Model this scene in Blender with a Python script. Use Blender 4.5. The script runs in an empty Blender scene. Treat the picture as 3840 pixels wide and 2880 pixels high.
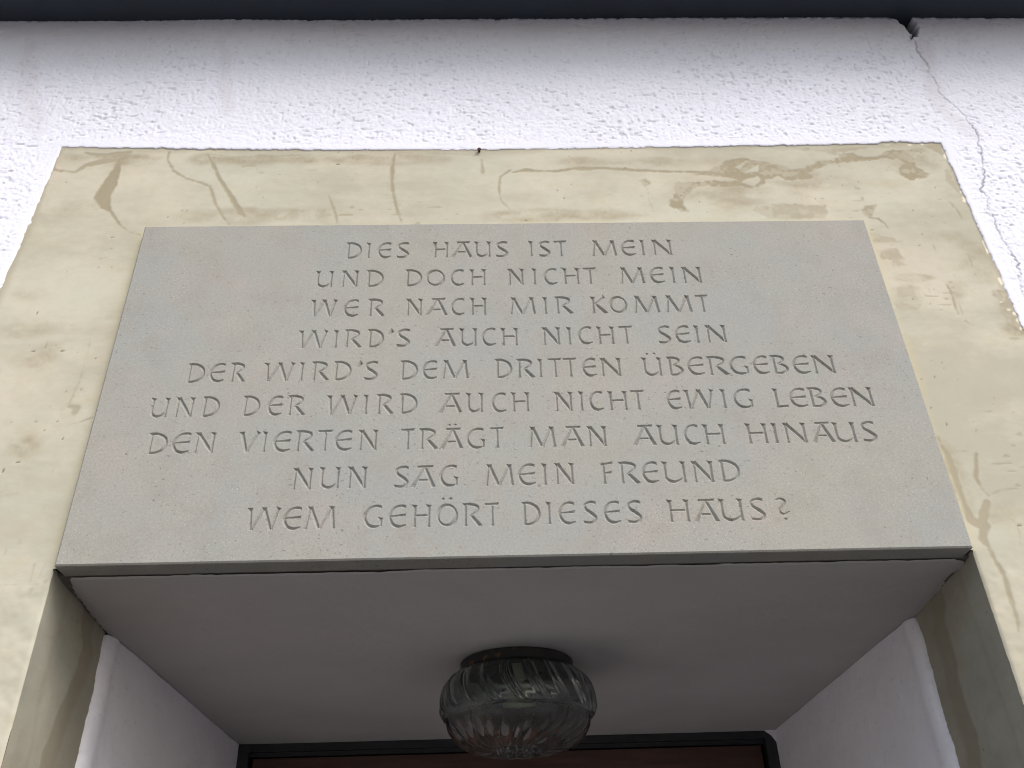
import bpy, math, random
import numpy as np
from mathutils import Matrix, Vector

# ------------------------------------------------------------------ camera, sky, sun, exposure
scene = bpy.context.scene
COL = scene.collection
random.seed(4)
rng = np.random.default_rng(11)

cam_data = bpy.data.cameras.new('camera')
cam_data.sensor_width = 36.0
cam_data.lens = 3300.0 / 3840.0 * 36.0
cam_data.clip_start = 0.02
cam_data.clip_end = 400.0
cam = bpy.data.objects.new('camera', cam_data)
COL.objects.link(cam)
RT = ((0.99945923, -0.01671202, -0.02832489),
      (-0.0146616, 0.54437546, -0.83871344),
      (0.02943261, 0.83867518, 0.54383588))
CP = (-0.04352484, -1.12977784, 1.6667482)
cam.matrix_world = Matrix(((RT[0][0], -RT[1][0], -RT[2][0], CP[0]),
                           (RT[0][1], -RT[1][1], -RT[2][1], CP[1]),
                           (RT[0][2], -RT[1][2], -RT[2][2], CP[2]),
                           (0, 0, 0, 1)))
scene.camera = cam

SUN_EL = math.radians(42.0)
SUN_AZ = math.radians(30.0)          # to the right of the house's outward direction (-Y)
world = bpy.data.worlds.new('World')
scene.world = world
world.use_nodes = True
wn = world.node_tree
wn.nodes.clear()
sky = wn.nodes.new('ShaderNodeTexSky')
sky.sky_type = 'NISHITA'
sky.sun_disc = False
sky.sun_elevation = SUN_EL
sky.sun_rotation = math.pi - SUN_AZ
sky.air_density = 1.0
sky.dust_density = 3.0
sky.ozone_density = 1.0
hsv = wn.nodes.new('ShaderNodeHueSaturation')
hsv.inputs['Saturation'].default_value = 0.72
bg = wn.nodes.new('ShaderNodeBackground')
bg.inputs['Strength'].default_value = 0.15
wo = wn.nodes.new('ShaderNodeOutputWorld')
wn.links.new(sky.outputs[0], hsv.inputs['Color'])
wn.links.new(hsv.outputs[0], bg.inputs['Color'])
wn.links.new(bg.outputs[0], wo.inputs['Surface'])

sun_data = bpy.data.lights.new('sun', 'SUN')
sun_data.energy = 1.15
sun_data.angle = math.radians(34.0)
sun_data.color = (1.0, 0.985, 0.965)
sun = bpy.data.objects.new('sun', sun_data)
COL.objects.link(sun)
sd = Vector((math.sin(SUN_AZ) * math.cos(SUN_EL), -math.cos(SUN_AZ) * math.cos(SUN_EL), math.sin(SUN_EL)))
sun.rotation_euler = sd.to_track_quat('Z', 'Y').to_euler()

scene.view_settings.view_transform = 'Standard'
scene.view_settings.look = 'None'
scene.view_settings.exposure = 0.76
scene.view_settings.gamma = 1.0
scene.cycles.filter_width = 1.1
scene.cycles.denoising_prefilter = 'ACCURATE'

# ------------------------------------------------------------------ traced shapes, in metres on the facade (x, z[, half width])
CLOUDS = [(-0.7449,2.4686,0.0356,0.026,0.4),(-0.7319,2.4918,0.0216,0.0177,0.3),(-0.7227,2.3153,0.0268,0.0255,0.4),(-0.6756,2.3777,0.0137,0.0108,0.5),(-0.7304,2.2554,0.0261,0.0385,0.25),(-0.6942,2.6737,0.0216,0.0107,0.45),(-0.7702,2.5293,0.0447,0.0192,0.3),(-0.834,2.7812,0.021,0.0048,0.5),(-0.7964,2.6038,0.0328,0.0203,0.2),(0.8086,2.6605,0.0249,0.0494,0.4),(0.8238,2.544,0.0224,0.0364,0.5),(0.6604,2.5746,0.033,0.0242,0.4),(0.6872,2.6165,0.0457,0.0077,0.4),(0.8424,2.8181,0.0198,0.0134,0.5),(0.7689,2.7104,0.0396,0.0124,0.25),(0.7505,2.5733,0.0226,0.0409,0.3),(0.6377,2.2705,0.0184,0.0502,0.35),(0.6414,2.2076,0.0224,0.0475,0.4),(0.8279,2.5052,0.0203,0.0276,0.5),(0.6894,2.1825,0.0267,0.0189,0.3),(0.6239,2.0663,0.0117,0.058,0.3),(-0.7211,2.9188,0.0932,0.0183,0.5),(-0.4663,2.9162,0.1367,0.0153,0.45),(-0.2525,2.914,0.1289,0.0153,0.4),(-0.4074,2.7752,0.155,0.0194,0.4),(-0.7637,2.7963,0.0487,0.0223,0.3),(0.1308,2.7686,0.174,0.0156,0.4),(0.2271,2.9029,0.1741,0.0123,0.35),(0.4091,2.8169,0.1104,0.0346,0.35),(0.7739,2.8972,0.053,0.0367,0.45),(0.544,2.8508,0.0863,0.0237,0.4)]
STAIN_LINES = [(0.8,[(-0.8326,2.9017,0.0045),(-0.8241,2.8926,0.0035),(-0.7892,2.8863,0.003),(-0.7725,2.9041,0.0063),(-0.7493,2.913,0.0091),(-0.7168,2.9187,0.0063),(-0.6995,2.937,0.0041)]),
(0.8,[(-0.7803,2.9378,0.0036),(-0.7574,2.9302,0.0051),(-0.7244,2.9341,0.0061),(-0.6995,2.937,0.0056)]),
(0.8,[(-0.8337,2.9414,0.0041),(-0.8319,2.9138,0.004),(-0.8282,2.8927,0.0035)]),
(1,[(-0.7147,2.9187,0.0051),(-0.7146,2.8885,0.0096),(-0.7194,2.8531,0.0144),(-0.7254,2.8242,0.0147),(-0.7142,2.8014,0.0098),(-0.7004,2.7844,0.0034),(-0.6778,2.7538,0.0024),(-0.6584,2.7372,0.0022),(-0.6394,2.7316,0.0019)]),
(0.8,[(-0.6276,2.9394,0.0031),(-0.627,2.9178,0.0025),(-0.6097,2.8873,0.003),(-0.5856,2.8692,0.0025),(-0.5588,2.8583,0.0025),(-0.5385,2.8481,0.0035),(-0.5282,2.8219,0.004),(-0.5185,2.799,0.0039),(-0.5045,2.7736,0.0029),(-0.4896,2.7541,0.0022)]),
(0.9,[(-0.556,2.9325,0.0026),(-0.541,2.9047,0.0041),(-0.525,2.8686,0.0045),(-0.5031,2.8332,0.0045),(-0.4866,2.8043,0.0049),(-0.4732,2.7816,0.0063),(-0.466,2.7732,0.0024)]),
(0.6,[(-0.556,2.9325,0.0015),(-0.5098,2.9227,0.0026),(-0.4459,2.9233,0.0026),(-0.4035,2.9266,0.0026),(-0.3652,2.9287,0.0021)]),
(0.8,[(-0.3218,2.8224,0.0015),(-0.3135,2.7966,0.003),(-0.3055,2.774,0.0034),(-0.3019,2.7545,0.0019)]),
(0.9,[(-0.2081,2.929,0.0026),(-0.2109,2.8952,0.0046),(-0.2103,2.8532,0.004),(-0.2053,2.8182,0.004),(-0.1976,2.7839,0.003),(-0.1882,2.7531,0.002)]),
(0.6,[(-0.2104,2.9321,0.0021),(-0.1455,2.9302,0.0021),(-0.0806,2.9258,0.0023),(-0.0546,2.9231,0.0021)]),
(0.7,[(-0.046,2.9119,0.0026),(-0.0442,2.8783,0.0036)]),
(0.8,[(0.0072,2.8838,0.0036),(-0.0125,2.8659,0.0026),(-0.0152,2.8334,0.0025),(-0.0117,2.8044,0.0022),(0.0024,2.7843,0.002)]),
(0.9,[(0.01,2.8777,0.0031),(0.0359,2.8835,0.0051),(0.0615,2.8802,0.0031),(0.0958,2.8798,0.0036),(0.1219,2.8856,0.0052),(0.1823,2.8862,0.0047),(0.2506,2.8794,0.0047),(0.3107,2.8763,0.0036),(0.3752,2.8738,0.0041),(0.4083,2.8644,0.0052),(0.4305,2.8551,0.0036)]),
(0.5,[(0.2562,2.8333,0.0013),(0.2554,2.807,0.0013),(0.2601,2.7755,0.0012)]),
(0.9,[(0.6479,2.7566,0.0035),(0.6619,2.7536,0.0025),(0.6715,2.7423,0.0025),(0.6748,2.7311,0.0015)]),
(0.5,[(0.8239,2.872,0.0053),(0.8209,2.8478,0.0078),(0.8291,2.8179,0.0052)]),
(0.6,[(0.8047,2.7917,0.002),(0.8079,2.7807,0.0016)]),
(0.9,[(0.8119,2.7751,0.0019),(0.8132,2.761,0.0025),(0.8148,2.748,0.0017)]),
(0.7,[(0.7782,2.7442,0.0019),(0.7807,2.7416,0.0013)]),
(0.9,[(0.7436,2.69,0.0024),(0.7445,2.6838,0.0019),(0.7454,2.6736,0.0009)]),
(0.6,[(0.7806,2.7113,0.0021),(0.775,2.6937,0.0028)]),
(0.6,[(0.7905,2.6956,0.0013),(0.7885,2.6873,0.0011)]),
(0.6,[(0.7987,2.6688,0.0034),(0.7989,2.6546,0.0037),(0.7976,2.6406,0.0028)]),
(0.6,[(0.7755,2.6419,0.0009),(0.7808,2.6339,0.0009)]),
(0.7,[(0.7962,2.6218,0.0022),(0.7982,2.6208,0.0018)]),
(0.6,[(0.8,2.612,0.0022),(0.8021,2.609,0.0013)]),
(0.9,[(0.7413,2.6002,0.0015),(0.7431,2.5886,0.0033),(0.743,2.5734,0.0027),(0.7424,2.564,0.0014),(0.741,2.5472,0.0027),(0.7426,2.5379,0.0016)]),
(0.6,[(0.7484,2.5639,0.0014),(0.749,2.5489,0.0018),(0.7494,2.5359,0.0018),(0.7508,2.5212,0.0018),(0.7626,2.512,0.0009)]),
(0.7,[(0.7077,2.5911,0.0016),(0.708,2.5853,0.0013)]),
(0.8,[(0.6385,2.3044,0.002),(0.6401,2.286,0.0039),(0.6439,2.2755,0.0061),(0.6446,2.255,0.0055),(0.6437,2.2298,0.006),(0.6444,2.1954,0.0053),(0.645,2.1691,0.0066),(0.6596,2.1594,0.0079),(0.6767,2.1948,0.0067)]),
(0.9,[(0.6877,2.2747,0.0019),(0.6807,2.2543,0.0027),(0.6738,2.2342,0.003),(0.6782,2.2167,0.0014),(0.684,2.2068,0.0019)]),
(0.6,[(0.684,2.2068,0.0013),(0.7048,2.215,0.0014),(0.7406,2.2179,0.0016)]),
(0.8,[(0.664,2.1593,0.0092),(0.6536,2.1409,0.0065),(0.6593,2.1247,0.0021),(0.6612,2.1044,0.0031),(0.6671,2.0898,0.0033)]),
(0.6,[(0.6765,2.1637,0.0011),(0.7068,2.1678,0.0013),(0.7099,2.1513,0.0013),(0.7041,2.1283,0.0013)]),
(0.6,[(0.6591,2.2799,0.0011),(0.673,2.2796,0.0011)]),
(0.8,[(0.6569,2.1251,0.0024),(0.6607,2.1062,0.0026),(0.6658,2.0855,0.0033),(0.6642,2.0694,0.0038),(0.6639,2.0456,0.0039),(0.663,2.0261,0.0032),(0.6593,2.0071,0.0016)]),
(0.5,[(0.6362,1.9814,0.0007),(0.6556,1.9773,0.0009)]),
(0.5,[(0.6464,2.0748,0.0007),(0.6547,2.076,0.0007)]),
(0.5,[(-0.6744,2.5118,0.0012),(-0.6713,2.4879,0.0014),(-0.6715,2.4529,0.0014),(-0.672,2.4301,0.002),(-0.6753,2.405,0.0031),(-0.6776,2.3859,0.0022)]),
(0.7,[(-0.6769,2.3831,0.0028),(-0.6648,2.3802,0.0063),(-0.6652,2.3721,0.0055)]),
(0.6,[(-0.69,2.3485,0.0008),(-0.6691,2.3508,0.0012),(-0.6522,2.3558,0.0014),(-0.6365,2.364,0.0014)]),
(0.4,[(-0.6734,2.274,0.0018),(-0.6748,2.2666,0.0013)]),
(0.4,[(-0.669,2.2182,0.0013),(-0.6711,2.21,0.001)]),
(0.5,[(-0.7061,2.1568,0.0007),(-0.7061,2.1457,0.001)]),
(0.5,[(-0.6619,2.1304,0.0007),(-0.6614,2.1055,0.001)]),
(0.5,[(-0.6482,2.129,0.0007),(-0.6509,2.1118,0.0017)]),
(0.6,[(-0.7077,2.1012,0.0009),(-0.6797,2.1021,0.0007),(-0.6639,2.1035,0.0007),(-0.6469,2.1018,0.001)]),
(0.5,[(0.6063,2.0236,0.0009),(0.6356,2.0191,0.0007)]),
(0.7,[(-0.6964,2.6773,0.0006),(-0.6864,2.6811,0.0013),(-0.6788,2.6833,0.0008)])]
STAIN_PATCHES = [(1,[(0.3405,2.8681),(0.3589,2.874),(0.3774,2.88),(0.4009,2.8984),(0.4233,2.9087),(0.4415,2.9115),(0.4616,2.907),(0.4803,2.9039),(0.498,2.8953),(0.5149,2.891),(0.5251,2.8826),(0.5428,2.8824),(0.5686,2.8925),(0.5878,2.8986),(0.613,2.9046),(0.6268,2.913),(0.6263,2.9236),(0.6598,2.9254),(0.6654,2.9113),(0.6926,2.9123),(0.7081,2.9143),(0.7205,2.9269),(0.7403,2.9332),(0.7572,2.9287),(0.7678,2.9179),(0.7711,2.903),(0.7709,2.8862),(0.7902,2.8653),(0.7778,2.8531),(0.7472,2.8493),(0.7329,2.8618),(0.7311,2.8825),(0.7449,2.8949),(0.7353,2.9034),(0.7063,2.9071),(0.6656,2.8999),(0.6284,2.894),(0.5973,2.888),(0.5714,2.8779),(0.5633,2.8677),(0.5722,2.8615),(0.5598,2.8514),(0.5302,2.8497),(0.516,2.8519),(0.503,2.8602),(0.481,2.8523),(0.4693,2.8363),(0.4483,2.8325),(0.4255,2.8347),(0.3819,2.8332),(0.3536,2.8376),(0.3426,2.8417),(0.3556,2.8516),(0.3995,2.8532),(0.4253,2.8509),(0.4238,2.859),(0.3862,2.8614),(0.3577,2.8658)]),
(1,[(0.3069,2.8473),(0.3381,2.8506),(0.3731,2.8514),(0.3927,2.8472),(0.3706,2.8354),(0.3501,2.8336),(0.3341,2.8218),(0.3219,2.8062),(0.3169,2.7907),(0.325,2.7771),(0.3134,2.7753),(0.2923,2.7871),(0.2895,2.7988),(0.3005,2.8183)]),
(-1,[(0.4239,2.8857),(0.4492,2.9042),(0.4554,2.9021),(0.4331,2.8794)]),
(-1,[(0.4441,2.8752),(0.4766,2.8997),(0.4678,2.8728),(0.4426,2.8698)]),
(-1,[(0.429,2.8468),(0.4663,2.8679),(0.4699,2.8524),(0.453,2.8344)]),
(0.6,[(0.4389,2.7795),(0.4577,2.789),(0.4955,2.7924),(0.5409,2.7899),(0.5747,2.7876),(0.5767,2.7682),(0.5672,2.7538),(0.4628,2.7551),(0.451,2.7678)]),
(0.55,[(0.5172,2.9332),(0.7057,2.94),(0.6223,2.9194),(0.5766,2.9296)]),
(0.7,[(0.7852,2.9423),(0.8369,2.9474),(0.8413,2.9065),(0.8306,2.9109),(0.8118,2.929)]),
(0.6,[(0.8343,2.8835),(0.8379,2.8565),(0.8407,2.8041),(0.8334,2.8042),(0.8232,2.8567),(0.8149,2.8588)]),
(0.5,[(0.6386,2.722),(0.6563,2.7144),(0.6823,2.7066),(0.6882,2.6974),(0.6395,2.6925)]),
(0.6,[(0.6423,2.6816),(0.6792,2.6847),(0.6852,2.6562),(0.64,2.6568)]),
(0.5,[(0.3881,2.7996),(0.4191,2.7972),(0.4563,2.7968),(0.4543,2.7937),(0.4128,2.7934)]),
(0.8,[(0.6387,2.8323),(0.6457,2.8311),(0.6501,2.8254),(0.6411,2.8243)]),
(0.8,[(0.2415,2.8542),(0.2551,2.8612),(0.2668,2.8509),(0.2636,2.842),(0.2522,2.8351)]),
(0.9,[(0.6382,2.7766),(0.6487,2.7851),(0.6685,2.7877),(0.6613,2.7678),(0.6472,2.7538),(0.6382,2.7595)]),
(0.5,[(0.6535,2.5996),(0.6753,2.6012),(0.6856,2.5838),(0.6875,2.5667),(0.682,2.5499),(0.6745,2.5445),(0.6428,2.5487),(0.6384,2.5599)]),
(0.7,[(0.8113,2.5973),(0.8197,2.5856),(0.8443,2.591),(0.8427,2.5089),(0.8333,2.5109),(0.8115,2.5387),(0.8135,2.5535),(0.8211,2.5628),(0.8105,2.5762)]),
(0.4,[(0.6726,2.7054),(0.6924,2.7031),(0.6902,2.6948),(0.6687,2.691)]),
(0.5,[(0.6665,2.6828),(0.6796,2.6847),(0.6797,2.6563),(0.6866,2.6422),(0.6543,2.6367)])]
CRACK = [(0.8709,3.293),(0.8695,3.2616),(0.8682,3.2307),(0.8679,3.2041),(0.8771,3.1853),(0.872,3.1594),(0.878,3.1231),(0.8754,3.0981),(0.8821,3.0735),(0.8872,3.0596),(0.8994,3.0389),(0.9044,3.0253),(0.9049,3.0052),(0.9111,2.9885),(0.9105,2.9656),(0.9066,2.9462),(0.9008,2.9144),(0.8969,2.8957),(0.8891,2.865),(0.8823,2.8439),(0.8712,2.8232),(0.8764,2.7996),(0.871,2.7765),(0.87,2.7481),(0.8691,2.7203),(0.8721,2.6953),(0.8744,2.6787),(0.8759,2.6604),(0.8812,2.6443),(0.8761,2.6383),(0.8767,2.6225),(0.8703,2.6128),(0.8672,2.5954),(0.8652,2.5801),(0.8615,2.5574)]
HOLE = [(0.8378,3.3429),(0.8543,3.3303),(0.8614,3.3098),(0.8667,3.2985),(0.8672,3.2851),(0.8646,3.2708),(0.8681,3.2707),(0.8708,3.2829),(0.8731,3.2762),(0.8804,3.2722),(0.8854,3.2851),(0.8919,3.3029),(0.8899,3.321),(0.8861,3.3427)]
REPAIRS = [(0.5,[(-0.9646,3.2593,0.0112),(-0.958,3.2,0.0165),(-0.9351,3.1148,0.0187),(-0.9039,3.047,0.0157),(-0.8777,2.9884,0.0129)]),
(0.5,[(-0.5834,3.2803,0.0071),(-0.564,3.1976,0.0097),(-0.5513,3.112,0.0108),(-0.5333,3.0506,0.008)]),
(0.6,[(0.8859,3.2498,0.0177),(0.8787,3.1741,0.0173),(0.8628,3.0877,0.0225),(0.8671,3.0392,0.0166),(0.9013,2.9722,0.0136)])]
LINES = [
(2.6903, 2.6552, 'D-2768,-2512 I-2433,-2354 E-2247,-2003 S-1927,-1701 H-1304,-1041 A-995,-642 U-599,-323 S-253,-28 I310,403 S477,692 T742,979 M1391,1821 E1886,2146 I2218,2311 N2436,2768'),
(2.6285, 2.5931, 'U-3220,-2937 N-2804,-2521 D-2387,-2113 D-1746,-1477 O-1408,-1094 C-1013,-773 H-684,-414 N-53,217 I353,428 C540,774 H865,1143 T1197,1433 M1817,2231 E2311,2565 I2666,2748 N2869,3188'),
(2.567, 2.5329, 'W-3232,-2837 E-2728,-2474 R-2326,-2062 N-1715,-1450 A-1394,-1043 C-996,-764 H-678,-412 M-39,387 I504,577 R704,988 K1289,1550 O1587,1882 M1983,2409 M2504,2941 T3002,3228'),
(2.5056, 2.4712, "W-3366,-2932 I-2836,-2759 R-2659,-2392 D-2295,-2047 '-1983,-1879 S-1854,-1621 A-1240,-906 U-841,-569 C-504,-267 H-192,81 N465,752 I856,928 C1026,1264 H1340,1614 T1680,1919 S2297,2520 E2576,2829 I2898,2977 N3086,3408"),
(2.4438, 2.4095, "D-5014,-4747 E-4682,-4433 R-4356,-4124 W-3831,-3388 I-3310,-3233 R-3114,-2850 D-2778,-2514 '-2430,-2334 S-2322,-2094 D-1757,-1492 E-1427,-1183 M-1118,-700 D-293,-39 R39,313 I367,440 T518,744 T756,980 E1049,1280 N1342,1664 Ü2002,2300 B2389,2634 E2689,2963 R3021,3335 G3353,3660 E3723,3981 B4027,4285 E4346,4625 N4675,5016"),
(2.3821, 2.3488, 'U-5452,-5182 N-5086,-4810 D-4690,-4433 D-4086,-3833 E-3722,-3490 R-3420,-3154 W-2820,-2384 I-2286,-2216 R-2091,-1839 D-1743,-1482 A-1156,-804 U-736,-482 C-364,-134 H-63,212 N593,869 I962,1033 C1112,1338 H1410,1700 T1746,1970 E2296,2524 W2588,3025 I3124,3220 G3311,3619 L3940,4153 E4173,4452 B4486,4747 E4807,5082 N5124,5471'),
(2.3226, 2.2879, 'D-5368,-5092 E-5028,-4755 N-4698,-4402 V-4051,-3764 I-3727,-3649 E-3564,-3296 R-3234,-2963 T-2926,-2698 E-2673,-2407 N-2319,-2040 T-1711,-1495 R-1431,-1159 Ä-1126,-787 G-749,-463 T-399,-182 M176,581 A643,992 N1049,1331 A1710,2060 U2097,2396 C2474,2712 H2777,3087 H3417,3728 I3796,3895 N3984,4316 A4380,4720 U4735,5057 S5131,5371'),
(2.262, 2.2268, 'N-3214,-2932 U-2829,-2541 N-2434,-2160 S-1783,-1556 A-1531,-1177 G-1130,-855 M-475,-57 E-7,256 I346,416 N531,810 F1196,1383 R1460,1748 E1780,2030 U2097,2427 N2520,2827 D2924,3207'),
(2.2001, 2.1651, 'W-3767,-3328 E-3284,-3022 M-2977,-2547 G-2177,-1896 E-1828,-1571 H-1497,-1230 Ö-1156,-855 R-791,-525 T-491,-279 D39,289 I377,447 E540,787 S881,1093 E1173,1421 S1496,1723 H2088,2393 A2444,2800 U2829,3156 S3238,3467 ?3633,3815')]

# ------------------------------------------------------------------ helpers
def obj(name, verts, faces, mat, parent=None, smooth=False):
    me = bpy.data.meshes.new(name)
    me.from_pydata([tuple(map(float, v)) for v in verts], [], faces)
    me.validate()
    if smooth:
        me.polygons.foreach_set('use_smooth', [True] * len(me.polygons))
    me.materials.append(mat)
    me.update()
    o = bpy.data.objects.new(name, me)
    COL.objects.link(o)
    if parent:
        o.parent = parent
    return o

def grid_obj(name, V, quads, mat, parent=None, attrs=None, smooth=True):
    """V: (n,3) array, quads: (m,4) array."""
    quads = quads.reshape(-1, 4)
    used = np.unique(quads)
    remap = np.full(len(V), -1, dtype=np.int64)
    remap[used] = np.arange(len(used))
    V2 = V[used].astype(np.float32)
    Q = remap[quads].astype(np.int32)
    me = bpy.data.meshes.new(name)
    me.vertices.add(len(V2))
    me.vertices.foreach_set('co', V2.ravel())
    me.loops.add(Q.size)
    me.loops.foreach_set('vertex_index', Q.ravel())
    me.polygons.add(len(Q))
    me.polygons.foreach_set('loop_start', np.arange(0, Q.size, 4, dtype=np.int32))
    me.polygons.foreach_set('use_smooth', np.full(len(Q), smooth, dtype=bool))
    me.update(calc_edges=True)
    for an, av in (attrs or {}).items():
        a = me.attributes.new(an, 'FLOAT', 'POINT')
        a.data.foreach_set('value', av[used].astype(np.float32))
    me.materials.append(mat)
    o = bpy.data.objects.new(name, me)
    COL.objects.link(o)
    if parent:
        o.parent = parent
    return o

def tag(o, label, cat=None, group=None, kind=None):
    o['label'] = label
    if cat:
        o['category'] = cat
    if group:
        o['group'] = group
    if kind:
        o['kind'] = kind
    return o

def empty(name, loc=(0, 0, 0)):
    o = bpy.data.objects.new(name, None)
    o.location = loc
    o.empty_display_size = 0.1
    COL.objects.link(o)
    return o

def box(vs, fs, x0, x1, y0, y1, z0, z1):
    n = len(vs)
    vs += [(x0, y0, z0), (x1, y0, z0), (x1, y1, z0), (x0, y1, z0),
           (x0, y0, z1), (x1, y0, z1), (x1, y1, z1), (x0, y1, z1)]
    fs += [tuple(n + i for i in f) for f in ((0, 3, 2, 1), (4, 5, 6, 7), (0, 1, 5, 4), (1, 2, 6, 5), (2, 3, 7, 6), (3, 0, 4, 7))]

def vnoise(x, z, scale, seed):
    """smooth value noise in -1..1 at feature size scale (metres)."""
    r = np.random.default_rng(seed)
    T = r.uniform(-1, 1, (256, 256))
    u = x / scale + 511.3
    v = z / scale + 317.7
    iu = np.floor(u).astype(int)
    iv = np.floor(v).astype(int)
    fu = u - iu
    fv = v - iv
    fu = fu * fu * (3 - 2 * fu)
    fv = fv * fv * (3 - 2 * fv)
    a = T[iu % 256, iv % 256]; b = T[(iu + 1) % 256, iv % 256]
    c = T[iu % 256, (iv + 1) % 256]; d = T[(iu + 1) % 256, (iv + 1) % 256]
    return (a * (1 - fu) + b * fu) * (1 - fv) + (c * (1 - fu) + d * fu) * fv

def quads_of(nx, nz):
    """vertex index = iz*nx+ix"""
    i = np.arange(nz - 1)[:, None] * nx + np.arange(nx - 1)[None, :]
    return np.stack([i, i + 1, i + nx + 1, i + nx], -1)

def dist_lines(X, Z, pts, pad=0.02):
    """(w - d) field for a polyline with half widths, on the flat arrays X, Z (only the near ones are filled)."""
    out = np.full(X.shape, -1.0)
    for (xa, za, wa), (xb, zb, wb) in zip(pts[:-1], pts[1:]):
        m = (X > min(xa, xb) - pad - wa) & (X < max(xa, xb) + pad + wa) & (Z > min(za, zb) - pad - wa) & (Z < max(za, zb) + pad + wa)
        if not m.any():
            continue
        px = X[m] - xa; pz = Z[m] - za
        dx, dz = xb - xa, zb - za
        t = np.clip((px * dx + pz * dz) / (dx * dx + dz * dz + 1e-12), 0, 1)
        d = np.hypot(px - t * dx, pz - t * dz)
        out[m] = np.maximum(out[m], wa + (wb - wa) * t - d)
    return out

def poly_sd(X, Z, pts, pad=0.03):
    """signed distance (positive inside) to a polygon, filled near it."""
    P = np.array(pts)
    out = np.full(X.shape, -1.0)
    m = (X > P[:, 0].min() - pad) & (X < P[:, 0].max() + pad) & (Z > P[:, 1].min() - pad) & (Z < P[:, 1].max() + pad)
    x = X[m]; z = Z[m]
    ins = np.zeros(x.shape, bool)
    dm = np.full(x.shape, 9.0)
    n = len(P)
    for i in range(n):
        xa, za = P[i]; xb, zb = P[(i + 1) % n]
        c = ((za > z) != (zb > z)) & (x < (xb - xa) * (z - za) / (zb - za + 1e-12) + xa)
        ins ^= c
        dx, dz = xb - xa, zb - za
        t = np.clip(((x - xa) * dx + (z - za) * dz) / (dx * dx + dz * dz + 1e-12), 0, 1)
        dm = np.minimum(dm, np.hypot(x - xa - t * dx, z - za - t * dz))
    out[m] = np.where(ins, dm, -dm)
    return out

# ------------------------------------------------------------------ materials
class NT:
    def __init__(self, name):
        self.m = bpy.data.materials.new(name)
        self.m.use_nodes = True
        self.t = self.m.node_tree
        self.b = self.t.nodes['Principled BSDF']
        self.tc = self.t.nodes.new('ShaderNodeTexCoord')

    def n(self, typ, ins=None, **kw):
        nd = self.t.nodes.new(typ)
        for k, v in kw.items():
            setattr(nd, k, v)
        for k, v in (ins or {}).items():
            if hasattr(v, 'is_output'):
                self.t.links.new(v, nd.inputs[k])
            else:
                nd.inputs[k].default_value = v
        return nd

    def noise(self, scale, detail=4, rough=0.55, vec=None):
        return self.n('ShaderNodeTexNoise', {'Vector': vec or self.tc.outputs['Object'], 'Scale': scale, 'Detail': detail, 'Roughness': rough}).outputs['Fac']

    def ramp(self, fac, stops):
        nd = self.n('ShaderNodeValToRGB', {'Fac': fac})
        e = nd.color_ramp.elements
        while len(e) < len(stops):
            e.new(0.5)
        for s, (p, c) in zip(e, stops):
            s.position = p
            s.color = (c, c, c, 1) if isinstance(c, (int, float)) else (*c, 1)
        return nd.outputs['Color']

    def mix(self, fac, a, b, mode='MIX'):
        nd = self.t.nodes.new('ShaderNodeMix')
        nd.data_type = 'RGBA'
        nd.blend_type = mode
        for k, v in ((0, fac), (6, a), (7, b)):
            if hasattr(v, 'is_output'):
                self.t.links.new(v, nd.inputs[k])
            else:
                nd.inputs[k].default_value = v if isinstance(v, (int, float)) else (*v, 1)
        return nd.outputs[2]

    def math(self, op, a, b=0.0, clamp=False):
        nd = self.n('ShaderNodeMath', {0: a, 1: b}, operation=op)
        nd.use_clamp = clamp
        return nd.outputs[0]

    def attr(self, name):
        return self.n('ShaderNodeAttribute', attribute_name=name).outputs['Fac']

    def set(self, **kw):
        for k, v in kw.items():
            k = k.replace('_', ' ')
            if hasattr(v, 'is_output'):
                self.t.links.new(v, self.b.inputs[k])
            else:
                self.b.inputs[k].default_value = v if isinstance(v, (int, float)) else (*v, 1)
        return self

    def bump(self, height, strength=0.3, dist=0.002):
        nd = self.n('ShaderNodeBump', {'Height': height, 'Strength': strength, 'Distance': dist})
        self.t.links.new(nd.outputs[0], self.b.inputs['Normal'])
        return self

def mat_render_white():
    k = NT('white_roughcast')
    fine = k.noise(210, 5, 0.65)
    big = k.noise(3.0, 4)
    c = k.mix(k.ramp(big, [(0.35, 0.0), (0.7, 1.0)]), (0.668, 0.674, 0.748), (0.635, 0.64, 0.705))
    c = k.mix(k.math('MULTIPLY', k.ramp(k.noise(60, 3), [(0.55, 0.0), (0.8, 1.0)]), 0.25), c, (0.54, 0.52, 0.56))
    c = k.mix(k.attr('repair'), c, (0.49, 0.45, 0.475))
    c = k.mix(k.attr('pit'), c, (0.33, 0.30, 0.34))
    c = k.mix(k.attr('dark_and_dirt'), c, (0.035, 0.033, 0.033))
    return k.set(Base_Color=c, Roughness=0.95, Specular_IOR_Level=0.15).bump(fine, 0.4, 0.002).m

def mat_smooth_plaster(name, ca, cb):
    k = NT(name)
    big = k.noise(5.0, 4)
    c = k.mix(k.ramp(big, [(0.35, 0.0), (0.7, 1.0)]), ca, cb)
    c = k.mix(k.math('MULTIPLY', k.ramp(k.noise(90, 2), [(0.655, 0.0), (0.70, 1.0)]), 0.18), c, (0.33, 0.30, 0.30))
    h = k.math('ADD', k.noise(70, 4), k.math('MULTIPLY', k.noise(14, 3), 2.0))
    return k.set(Base_Color=c, Roughness=0.9, Specular_IOR_Level=0.2).bump(h, 0.3, 0.003).m

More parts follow.
